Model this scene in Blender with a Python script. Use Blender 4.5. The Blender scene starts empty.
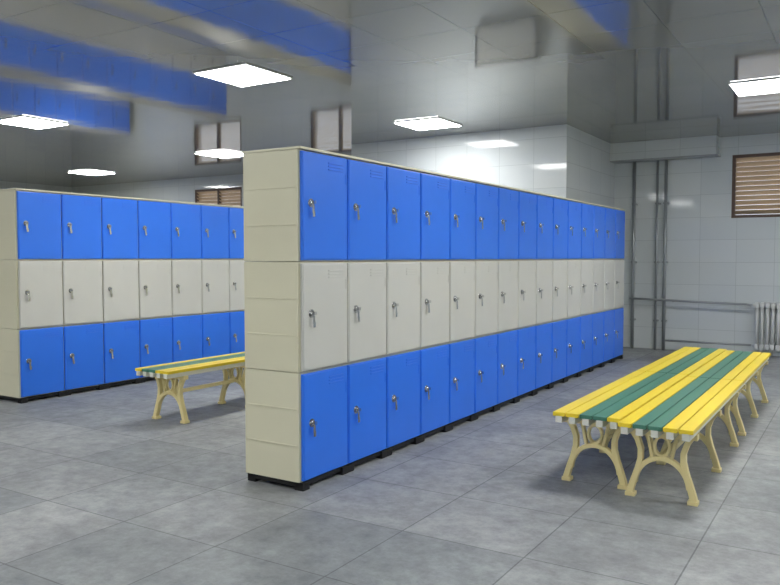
import bpy, bmesh, math
from mathutils import Vector, Matrix

scene = bpy.context.scene
scene.view_settings.view_transform = 'Standard'
scene.view_settings.look = 'None'
scene.view_settings.exposure = 0.0

# ------------------------------------------------------------ materials
def srgb(r, g, b):
    def f(c):
        c /= 255.0
        return c / 12.92 if c <= 0.04045 else ((c + 0.055) / 1.055) ** 2.4
    return (f(r), f(g), f(b), 1.0)

def new_mat(name):
    m = bpy.data.materials.new(name)
    m.use_nodes = True
    nt = m.node_tree
    b = nt.nodes['Principled BSDF']
    return m, nt, b

def plastic(name, col, rough=0.35, metal=0.0, bump=0.0, var=0.06, coat=0.0):
    m, nt, b = new_mat(name)
    b.inputs['Roughness'].default_value = rough
    b.inputs['Metallic'].default_value = metal
    b.inputs['Coat Weight'].default_value = coat
    tc = nt.nodes.new('ShaderNodeNewGeometry')
    n = nt.nodes.new('ShaderNodeTexNoise')
    n.inputs['Scale'].default_value = 3.0
    n.inputs['Detail'].default_value = 4.0
    nt.links.new(tc.outputs['Position'], n.inputs['Vector'])
    mix = nt.nodes.new('ShaderNodeMixRGB')
    mix.inputs[1].default_value = tuple(c * (1 - var) for c in col[:3]) + (1,)
    mix.inputs[2].default_value = tuple(min(1, c * (1 + var)) for c in col[:3]) + (1,)
    nt.links.new(n.outputs['Fac'], mix.inputs[0])
    nt.links.new(mix.outputs[0], b.inputs['Base Color'])
    if bump > 0:
        n2 = nt.nodes.new('ShaderNodeTexNoise')
        n2.inputs['Scale'].default_value = 6.0
        nt.links.new(tc.outputs['Position'], n2.inputs['Vector'])
        bp = nt.nodes.new('ShaderNodeBump')
        bp.inputs['Strength'].default_value = bump
        bp.inputs['Distance'].default_value = 0.01
        nt.links.new(n2.outputs['Fac'], bp.inputs['Height'])
        nt.links.new(bp.outputs[0], b.inputs['Normal'])
    return m

M_blue = plastic('blue_plastic', srgb(48, 122, 244), 0.32, bump=0.15)
M_grey = plastic('pale_grey_plastic', srgb(206, 206, 200), 0.35, bump=0.15)
M_beige = plastic('beige_plastic', srgb(218, 214, 188), 0.4, bump=0.1)
M_black = plastic('black_rubber', srgb(18, 18, 20), 0.5)
M_chrome = plastic('chrome', srgb(215, 215, 215), 0.18, metal=1.0)
M_yellow = plastic('yellow_slat', srgb(244, 216, 55), 0.35)
M_green = plastic('green_slat', srgb(74, 128, 108), 0.4)
M_cream = plastic('cream_leg', srgb(238, 222, 162), 0.4)
M_white = plastic('white_profile', srgb(226, 226, 215), 0.4)
M_rad = plastic('radiator_enamel', srgb(214, 216, 214), 0.3)
M_cab = plastic('cabinet_enamel', srgb(178, 180, 178), 0.4)
M_pipe = plastic('galvanised_pipe', srgb(158, 163, 166), 0.35, metal=0.4)
M_wframe = plastic('window_frame_brown', srgb(92, 72, 62), 0.5)
M_slat = plastic('louvre_tan', srgb(196, 172, 142), 0.6, var=0.25)
M_lampfr = plastic('lamp_frame', srgb(225, 225, 225), 0.4)
M_seal = plastic('cabinet_grey_frame', srgb(90, 92, 92), 0.4)

def lamp_mat():
    m, nt, b = new_mat('lamp_diffuser')
    b.inputs['Base Color'].default_value = (1, 1, 1, 1)
    b.inputs['Emission Color'].default_value = (1.0, 1.0, 0.985, 1)
    b.inputs['Emission Strength'].default_value = 41.0
    return m
M_lamp = lamp_mat()

def sep_uv(nt):
    g = nt.nodes.new('ShaderNodeNewGeometry')
    s = nt.nodes.new('ShaderNodeSeparateXYZ')
    nt.links.new(g.outputs['Position'], s.inputs[0])
    return g, s

def wall_mat():
    m, nt, b = new_mat('white_wall_tile')
    g, s = sep_uv(nt)
    add = nt.nodes.new('ShaderNodeMath'); add.operation = 'ADD'
    nt.links.new(s.outputs[0], add.inputs[0]); nt.links.new(s.outputs[1], add.inputs[1])
    cb = nt.nodes.new('ShaderNodeCombineXYZ')
    nt.links.new(add.outputs[0], cb.inputs[0]); nt.links.new(s.outputs[2], cb.inputs[1])
    br = nt.nodes.new('ShaderNodeTexBrick')
    br.offset = 0.0
    br.inputs['Scale'].default_value = 1.0
    br.inputs['Brick Width'].default_value = 0.45
    br.inputs['Row Height'].default_value = 0.3
    br.inputs['Mortar Size'].default_value = 0.0025
    br.inputs['Color1'].default_value = srgb(210, 215, 216)
    br.inputs['Color2'].default_value = srgb(204, 210, 212)
    br.inputs['Mortar'].default_value = srgb(180, 186, 188)
    nt.links.new(cb.outputs[0], br.inputs['Vector'])
    nt.links.new(br.outputs['Color'], b.inputs['Base Color'])
    b.inputs['Roughness'].default_value = 0.06
    b.inputs['Specular IOR Level'].default_value = 0.3
    bp = nt.nodes.new('ShaderNodeBump'); bp.inputs['Strength'].default_value = 0.2
    bp.inputs['Distance'].default_value = 0.002; bp.invert = True
    nt.links.new(br.outputs['Fac'], bp.inputs['Height'])
    nt.links.new(bp.outputs[0], b.inputs['Normal'])
    return m
M_wall = wall_mat()

def floor_mat():
    m, nt, b = new_mat('grey_stone_tile')
    g, s = sep_uv(nt)
    br = nt.nodes.new('ShaderNodeTexBrick')
    br.offset = 0.0
    br.inputs['Scale'].default_value = 1.0
    br.inputs['Brick Width'].default_value = 0.6
    br.inputs['Row Height'].default_value = 0.6
    br.inputs['Mortar Size'].default_value = 0.0035
    br.inputs['Color1'].default_value = srgb(132, 136, 138)
    br.inputs['Color2'].default_value = srgb(149, 151, 152)
    br.inputs['Mortar'].default_value = srgb(104, 107, 109)
    nt.links.new(g.outputs['Position'], br.inputs['Vector'])
    # broad cloudy dust
    n1 = nt.nodes.new('ShaderNodeTexNoise')
    n1.inputs['Scale'].default_value = 1.3; n1.inputs['Detail'].default_value = 8; n1.inputs['Roughness'].default_value = 0.65
    n1.inputs['Distortion'].default_value = 0.3
    nt.links.new(g.outputs['Position'], n1.inputs['Vector'])
    # fine stone mottling
    n2 = nt.nodes.new('ShaderNodeTexNoise')
    n2.inputs['Scale'].default_value = 9.0; n2.inputs['Detail'].default_value = 10; n2.inputs['Roughness'].default_value = 0.8
    nt.links.new(g.outputs['Position'], n2.inputs['Vector'])
    def ramp(src, p0, c0, p1, c1):
        r = nt.nodes.new('ShaderNodeValToRGB')
        r.color_ramp.elements[0].position = p0; r.color_ramp.elements[0].color = (c0, c0, c0*1.01, 1)
        r.color_ramp.elements[1].position = p1; r.color_ramp.elements[1].color = (c1, c1, c1*0.99, 1)
        nt.links.new(src, r.inputs[0]); return r
    r1 = ramp(n1.outputs['Fac'], 0.36, 0.78, 0.66, 1.22)
    r2 = ramp(n2.outputs['Fac'], 0.34, 0.72, 0.66, 1.28)
    mul = nt.nodes.new('ShaderNodeMixRGB'); mul.blend_type = 'MULTIPLY'; mul.inputs[0].default_value = 1
    nt.links.new(br.outputs['Color'], mul.inputs[1]); nt.links.new(r1.outputs[0], mul.inputs[2])
    mul2 = nt.nodes.new('ShaderNodeMixRGB'); mul2.blend_type = 'MULTIPLY'; mul2.inputs[0].default_value = 1
    nt.links.new(mul.outputs[0], mul2.inputs[1]); nt.links.new(r2.outputs[0], mul2.inputs[2])
    nt.links.new(mul2.outputs[0], b.inputs['Base Color'])
    mr = nt.nodes.new('ShaderNodeMapRange')
    mr.inputs[3].default_value = 0.45; mr.inputs[4].default_value = 0.8
    nt.links.new(n1.outputs['Fac'], mr.inputs[0]); nt.links.new(mr.outputs[0], b.inputs['Roughness'])
    bp = nt.nodes.new('ShaderNodeBump'); bp.inputs['Strength'].default_value = 0.3
    bp.inputs['Distance'].default_value = 0.002
    nt.links.new(n2.outputs['Fac'], bp.inputs['Height'])
    nt.links.new(bp.outputs[0], b.inputs['Normal'])
    return m
M_floor = floor_mat()

def ceil_mat():
    m, nt, b = new_mat('glossy_aluminium_ceiling')
    g, s = sep_uv(nt)
    br = nt.nodes.new('ShaderNodeTexBrick')
    br.offset = 0.0
    br.inputs['Scale'].default_value = 1.0
    br.inputs['Brick Width'].default_value = 0.6
    br.inputs['Row Height'].default_value = 0.6
    br.inputs['Mortar Size'].default_value = 0.003
    br.inputs['Color1'].default_value = srgb(156, 156, 153)
    br.inputs['Color2'].default_value = srgb(149, 149, 146)
    br.inputs['Mortar'].default_value = srgb(104, 104, 102)
    nt.links.new(g.outputs['Position'], br.inputs['Vector'])
    nt.links.new(br.outputs['Color'], b.inputs['Base Color'])
    b.inputs['Metallic'].default_value = 0.45
    b.inputs['Roughness'].default_value = 0.07
    n = nt.nodes.new('ShaderNodeTexNoise'); n.inputs['Scale'].default_value = 1.6
    nt.links.new(g.outputs['Position'], n.inputs['Vector'])
    bp = nt.nodes.new('ShaderNodeBump'); bp.inputs['Strength'].default_value = 0.2
    bp.inputs['Distance'].default_value = 0.01
    nt.links.new(n.outputs['Fac'], bp.inputs['Height'])
    nt.links.new(bp.outputs[0], b.inputs['Normal'])
    return m
M_ceil = ceil_mat()

# ------------------------------------------------------------ mesh helpers
class B:
    def __init__(self):
        self.bm = bmesh.new(); self.mats = []
    def mi(self, m):
        if m not in self.mats: self.mats.append(m)
        return self.mats.index(m)
    def merge(self, tb, m):
        i = self.mi(m)
        vm = {}
        for v in tb.verts: vm[v] = self.bm.verts.new(v.co)
        for f in tb.faces:
            try:
                nf = self.bm.faces.new([vm[v] for v in f.verts]); nf.material_index = i; nf.smooth = f.smooth
            except ValueError: pass
        tb.free()
    def box(self, x0, x1, y0, y1, z0, z1, m, bev=0.0, rot=None):
        tb = bmesh.new()
        bmesh.ops.create_cube(tb, size=1)
        c = Vector(((x0+x1)/2, (y0+y1)/2, (z0+z1)/2))
        bmesh.ops.scale(tb, vec=(x1-x0, y1-y0, z1-z0), verts=tb.verts)
        if bev > 0:
            bmesh.ops.bevel(tb, geom=tb.edges[:], offset=bev, segments=2, profile=0.7, affect='EDGES')
        if rot: bmesh.ops.rotate(tb, cent=(0, 0, 0), matrix=rot, verts=tb.verts)
        bmesh.ops.translate(tb, vec=c, verts=tb.verts)
        self.merge(tb, m)
    def cyl(self, p0, p1, r, m, seg=16, r2=None):
        p0 = Vector(p0); p1 = Vector(p1); d = p1 - p0
        tb = bmesh.new()
        bmesh.ops.create_cone(tb, cap_ends=True, segments=seg, radius1=r, radius2=r if r2 is None else r2, depth=d.length)
        for f in tb.faces: f.smooth = len(f.verts) == 4
        q = Vector((0, 0, 1)).rotation_difference(d.normalized()).to_matrix()
        bmesh.ops.rotate(tb, cent=(0, 0, 0), matrix=q, verts=tb.verts)
        bmesh.ops.translate(tb, vec=(p0+p1)/2, verts=tb.verts)
        self.merge(tb, m)
    def strip(self, pts, w, y0, y1, m):
        """ribbon in XZ plane with per-point widths, extruded y0..y1"""
        n = len(pts); ws = w if isinstance(w, (list, tuple)) else [w]*n
        tb = bmesh.new(); rings = []
        for i, (x, z) in enumerate(pts):
            a = pts[max(0, i-1)]; c = pts[min(n-1, i+1)]
            d = Vector((c[0]-a[0], c[1]-a[1])).normalized(); nn = Vector((-d.y, d.x))*ws[i]/2
            r = [tb.verts.new((x+nn.x, y0, z+nn.y)), tb.verts.new((x-nn.x, y0, z-nn.y)),
                 tb.verts.new((x-nn.x, y1, z-nn.y)), tb.verts.new((x+nn.x, y1, z+nn.y))]
            rings.append(r)
        for a, c in zip(rings, rings[1:]):
            for k in range(4):
                tb.faces.new((a[k], a[(k+1) % 4], c[(k+1) % 4], c[k]))
        tb.faces.new(rings[0][::-1]); tb.faces.new(rings[-1])
        bmesh.ops.recalc_face_normals(tb, faces=tb.faces)
        bmesh.ops.bevel(tb, geom=tb.edges[:], offset=0.003, segments=1, affect='EDGES')
        self.merge(tb, m)
    def mesh(self, name):
        me = bpy.data.meshes.new(name)
        bmesh.ops.recalc_face_normals(self.bm, faces=self.bm.faces)
        self.bm.to_mesh(me); self.bm.free()
        for m in self.mats: me.materials.append(m)
        return me
    def obj(self, name, loc=(0, 0, 0), parent=None):
        return place(name, self.mesh(name), loc, parent)

def place(name, me, loc=(0, 0, 0), parent=None, rot=0):
    o = bpy.data.objects.new(name, me)
    o.location = loc; o.rotation_euler[2] = rot
    scene.collection.objects.link(o)
    if parent: o.parent = parent
    return o

def empty(name, loc):
    o = bpy.data.objects.new(name, None); o.location = loc
    o.empty_display_size = 0.1
    scene.collection.objects.link(o); return o

# ------------------------------------------------------------ room
HC = 2.84
XL, XR, YB, YF = -15.2, 2.6, -2.6, 10.9
T = 0.2
b = B(); b.box(XL-T, XR+T, YB-T, YF+T, -0.1, 0, M_floor); b.obj('floor')
b = B(); b.box(XL-T, XR+T, YB-T, YF+T, HC, HC+0.1, M_ceil); b.obj('ceiling')
b = B(); b.box(XL-T, XL, YB-T, YF+T, 0, HC, M_wall); b.obj('wall_left')
b = B(); b.box(XR, XR+T, YB-T, YF+T, 0, HC, M_wall); b.obj('wall_right')
b = B(); b.box(XL, XR, YB-T, YB, 0, HC, M_wall); b.obj('wall_near')
WZ0, WZ1 = 1.78, 2.6
wins = [(-11.35, -10.1), (-8.45, -7.2), (-1.52, -0.2)]
b = B()
b.box(XL, XR, YF, YF+T, 0, WZ0, M_wall)
b.box(XL, XR, YF, YF+T, WZ1, HC, M_wall)
xs = XL
for a, c in wins:
    b.box(xs, a, YF, YF+T, WZ0, WZ1, M_wall); xs = c
b.box(xs, XR, YF, YF+T, WZ0, WZ1, M_wall)
b.obj('wall_far')
b = B(); b.box(-6.15, -3.05, 8.86, YF, 0, HC, M_wall); b.obj('wall_partition')

for i, (a, c) in enumerate(wins):
    b = B()
    f = 0.04
    y0, y1 = YF+0.01, YF+0.09
    b.box(a, c, y0, y1, WZ0, WZ0+f, M_wframe, 0.004)
    b.box(a, c, y0, y1, WZ1-f, WZ1, M_wframe, 0.004)
    b.box(a, a+f, y0, y1, WZ0+f, WZ1-f, M_wframe, 0.004)
    b.box(c-f, c, y0, y1, WZ0+f, WZ1-f, M_wframe, 0.004)
    b.box((a+c)/2-0.02, (a+c)/2+0.02, y0, y1, WZ0+f, WZ1-f, M_wframe, 0.004)
    zz = WZ0+f+0.035
    R = Matrix.Rotation(math.radians(-35), 3, 'X')
    while zz < WZ1-f-0.02:
        b.box(a+f, c-f, y0+0.005, y0+0.085, zz-0.005, zz+0.005, M_slat, rot=R)
        zz += 0.062
    b.obj('window_%d' % (i+1))

# duct bulkhead under ceiling on far wall
b = B()
b.box(-3.05, -1.68, YF-0.22, YF, 2.6, HC, M_wall)
b.box(-3.05, -1.66, YF-0.235, YF, 2.585, 2.6, M_pipe)
b.obj('trim_1')

# wall-mounted cabinet on the partition (seen mirrored in the ceiling)
b = B()
b.box(-4.2, -3.38, 8.76, 8.856, 1.55, 2.04, M_cab, 0.006)
b.box(-4.2, -3.38, 8.755, 8.765, 1.55, 1.575, M_seal)
b.box(-4.2, -3.38, 8.755, 8.765, 2.015, 2.04, M_seal)
b.box(-4.2, -4.175, 8.755, 8.765, 1.575, 2.015, M_seal)
b.box(-3.405, -3.38, 8.755, 8.765, 1.575, 2.015, M_seal)
b.cyl((-3.46, 8.74, 1.8), (-3.46, 8.762, 1.8), 0.015, M_chrome)
b.obj('wall_cabinet')

# ------------------------------------------------------------ lamps
lb = B()
lb.box(-0.3, 0.3, -0.3, 0.3, -0.012, 0.0, M_lampfr, 0.003)
lb.box(-0.285, 0.285, -0.285, 0.285, -0.016, -0.010, M_lamp)
lamp_me = lb.mesh('ceiling_light_panel')
for (x, y) in [(-4.6, 5.0), (-4.42, 7.95), (-8.3, 5.42), (-8.35, 8.6), (-12.25, 9.2), (-12.4, 5.6), (-0.8, 7.85),
               (-0.75, 4.6), (-4.6, 1.6), (-8.45, 1.8), (-0.75, 1.2), (-12.4, 1.8), (-4.6, -1.4), (-0.75, -1.6), (1.6, 4.6), (1.6, 7.8)]:
    place('ceiling_light_panel', lamp_me, (x, y, HC))

# ------------------------------------------------------------ lockers
W = 0.428; D = 0.407; FH = 0.045; MH = 0.6
def column_mesh():
    b = B()
    for r in range(3):
        z0 = FH + r*MH
        b.box(-D, -0.02, 0.0008, W-0.0008, z0+0.001, z0+MH-0.001, M_beige, 0.003)
        m = M_grey if r == 1 else M_blue
        # door slab
        b.box(-0.0195, -0.004, 0.006, W-0.006, z0+0.008, z0+MH-0.008, m, 0.004)
        # raised pillow panel
        b.box(-0.008, 0.0, 0.012, W-0.012, z0+0.014, z0+MH-0.014, m, 0.0035)
        # embossed name-card frame and vent ribs
        for k in range(3):
            b.box(-0.002, 0.0035, W*0.55, W-0.05, z0+MH-0.055-k*0.018, z0+MH-0.048-k*0.018, m, 0.001)
        b.box(-0.002, 0.003, W-0.03, W-0.02, z0+MH-0.16, z0+MH-0.1, m, 0.002)
        # lock
        ly, lz = 0.075, z0+MH*0.53
        b.cyl((-0.002, ly, lz), (0.004, ly, lz), 0.023, M_chrome, 20)
        b.cyl((0.004, ly, lz), (0.016, ly, lz), 0.014, M_chrome, 20)
        b.box(0.016, 0.036, ly-0.002, ly+0.002, lz-0.006, lz+0.012, M_chrome)
        b.box(0.018, 0.021, ly-0.009, ly+0.009, lz-0.055, lz-0.012, M_chrome, 0.001)
        b.box(0.017, 0.019, ly-0.004, ly+0.016, lz-0.075, lz-0.045, M_chrome, 0.0005)
    # plinth rail and feet
    b.box(-D+0.012, -0.016, 0.0, W, 0.02, FH, M_black)
    for y in (0.0, W-0.06):
        for x in (-0.062, -D+0.004):
            b.box(x, x+0.06, y, y+0.06, 0, FH, M_black, 0.004)
    return b.mesh('locker_column')
col_me = column_mesh()

def end_mesh():
    b = B()
    for r in range(3):
        z0 = FH + r*MH
        b.box(-D, -0.022, -0.010, -0.0005, z0+0.002, z0+MH-0.002, M_beige, 0.003)
        for k in (1, 2):
            b.box(-D+0.012, -0.03, -0.0135, -0.008, z0+MH*k/3-0.004, z0+MH*k/3+0.004, M_beige, 0.0015)
    return b.mesh('end_panel')
end_me = end_mesh()
def top_mesh(n):
    b = B()
    b.box(-D-0.003, 0.002, -0.012, n*W+0.004, FH+3*MH, FH+3*MH+0.014, M_beige, 0.004)
    return b.mesh('top_cap')
top_me = top_mesh(15)

for (x, y) in [(-2.559, 3.224), (-6.19, 3.90), (-9.9, 3.9), (-13.0, 4.3)]:
    e = empty('locker_bank', (x, y, 0))
    n = 15
    for i in range(n):
        place('column_%d' % (i+1), col_me, (0, i*W, 0), e)
    place('end_panel', end_me, (0, 0, 0), e)
    place('top_cap', top_me, (0, 0, 0), e)

# ------------------------------------------------------------ benches
BL = 1.8; BW = 0.374
def bench_mesh(flip):
    b = B()
    cols = [M_yellow, M_yellow, M_green, M_green, M_yellow]
    if flip: cols = cols[::-1]
    p = BW/5
    for i, m in enumerate(cols):
        x0 = -BW/2 + i*p + 0.003; x1 = x0 + p - 0.006
        b.box(x0, x1, 0, BL, 0.398, 0.42, m, 0.004)
        xc = (x0+x1)/2
        b.box(xc-0.018, xc+0.018, -0.002, BL+0.002, 0.364, 0.4, M_white, 0.002)
    def arc(cx, cz, rx, rz, a0, a1, n=14):
        return [(cx+rx*math.cos(math.radians(a0+(a1-a0)*i/n)), cz+rz*math.sin(math.radians(a0+(a1-a0)*i/n))) for i in range(n+1)]
    for yc in (0.18, BL/2, BL-0.18):
        y0, y1 = yc-0.02, yc+0.02
        b.box(-BW/2+0.01, BW/2-0.01, y0-0.004, y1+0.004, 0.335, 0.366, M_cream, 0.004)
        for s in (-1, 1):
            pts = [(s*0.145, 0.342), (s*0.125, 0.31), (s*0.108, 0.26), (s*0.108, 0.21), (s*0.122, 0.15), (s*0.142, 0.09), (s*0.158, 0.035), (s*0.163, 0.012)]
            b.strip(pts, [0.03, 0.028, 0.028, 0.028, 0.03, 0.032, 0.034, 0.036], y0, y1, M_cream)
            b.box(s*0.158-0.026, s*0.158+0.026, y0-0.006, y1+0.006, 0, 0.022, M_cream, 0.005)
            # spokes
            b.strip([(s*0.045, 0.205), (s*0.075, 0.345)], 0.017, y0+0.006, y1-0.006, M_cream)
        # arch
        b.strip(arc(0, 0.06, 0.138, 0.16, 5, 175, 18), 0.026, y0+0.002, y1-0.002, M_cream)
        # centre ring
        b.strip(arc(0, 0.283, 0.038, 0.05, 0, 360, 20), 0.015, y0+0.006, y1-0.006, M_cream)
    b.box(-0.016, 0.016, 0.18, BL-0.18, 0.205, 0.232, M_cream, 0.003)
    return b.mesh('slatted_bench')
be_a = bench_mesh(False); be_b = bench_mesh(True)
bx = -1.45
for k in range(2):
    place('slatted_bench', be_a, (bx+BW/2, 4.02+k*(BL+0.01), 0))
    place('slatted_bench', be_b, (bx+BW*1.5+0.006, 3.93+k*(BL+0.01), 0))
place('slatted_bench', be_b, (-4.56, 3.92, 0))

# ------------------------------------------------------------ pipes & radiator
b = B()
yp = YF-0.09
b.cyl((-2.75, yp, 0.0), (-2.75, yp, 2.58), 0.022, M_pipe)
b.cyl((-2.44, yp, 0.0), (-2.44, yp, 2.58), 0.017, M_pipe)
b.cyl((-2.33, yp, 0.0), (-2.33, yp, 2.58), 0.022, M_pipe)
for z in (0.4, 1.2, 2.0):
    for x in (-2.75, -2.44, -2.33):
        b.box(x-0.028, x+0.028, yp-0.01, YF-0.004, z-0.012, z+0.012, M_pipe)
b.obj('riser_pipes')
b = B()
yp2 = YF-0.14
b.cyl((-2.78, yp2, 0.70), (-1.29, yp2, 0.66), 0.016, M_pipe)
b.cyl((-1.29, yp2, 0.66), (-1.235, yp2, 0.65), 0.016, M_pipe)
b.cyl((-2.3, yp2, 0.14), (-1.235, yp2, 0.14), 0.014, M_pipe)
for x in (-2.2, -1.6):
    b.box(x-0.012, x+0.012, yp2, YF-0.004, 0.665, 0.68, M_pipe)
b.obj('heating_pipe')
b = B()
n = 16
for i in range(n):
    x = -1.2+i*0.062
    for dy in (0.05, 0.13):
        b.cyl((x+0.025, YF-dy, 0.12), (x+0.025, YF-dy, 0.66), 0.018, M_rad, 12)
    b.box(x, x+0.05, YF-0.155, YF-0.025, 0.62, 0.69, M_rad, 0.015)
    b.box(x, x+0.05, YF-0.155, YF-0.025, 0.09, 0.16, M_rad, 0.015)
b.cyl((-1.225, YF-0.09, 0.655), (-1.2+n*0.062, YF-0.09, 0.655), 0.016, M_rad)
b.cyl((-1.225, YF-0.09, 0.125), (-1.2+n*0.062, YF-0.09, 0.125), 0.016, M_rad)
for x in (-1.14, -0.3):
    b.box(x, x+0.03, YF-0.12, YF-0.06, 0, 0.1, M_rad)
b.obj('radiator')

# ------------------------------------------------------------ world
w = bpy.data.worlds.new('World'); scene.world = w; w.use_nodes = True
bg = w.node_tree.nodes['Background']
bg.inputs[0].default_value = (0.85, 0.92, 1.0, 1); bg.inputs[1].default_value = 1.6

# ------------------------------------------------------------ camera
cam = bpy.data.cameras.new('camera'); co = bpy.data.objects.new('camera', cam)
scene.collection.objects.link(co)
cam.sensor_width = 36; cam.lens = 36*765/780
co.location = (0, 0, 1.27)
co.rotation_euler = (math.radians(90-2.65), 0, math.radians(31.9))
scene.camera = co
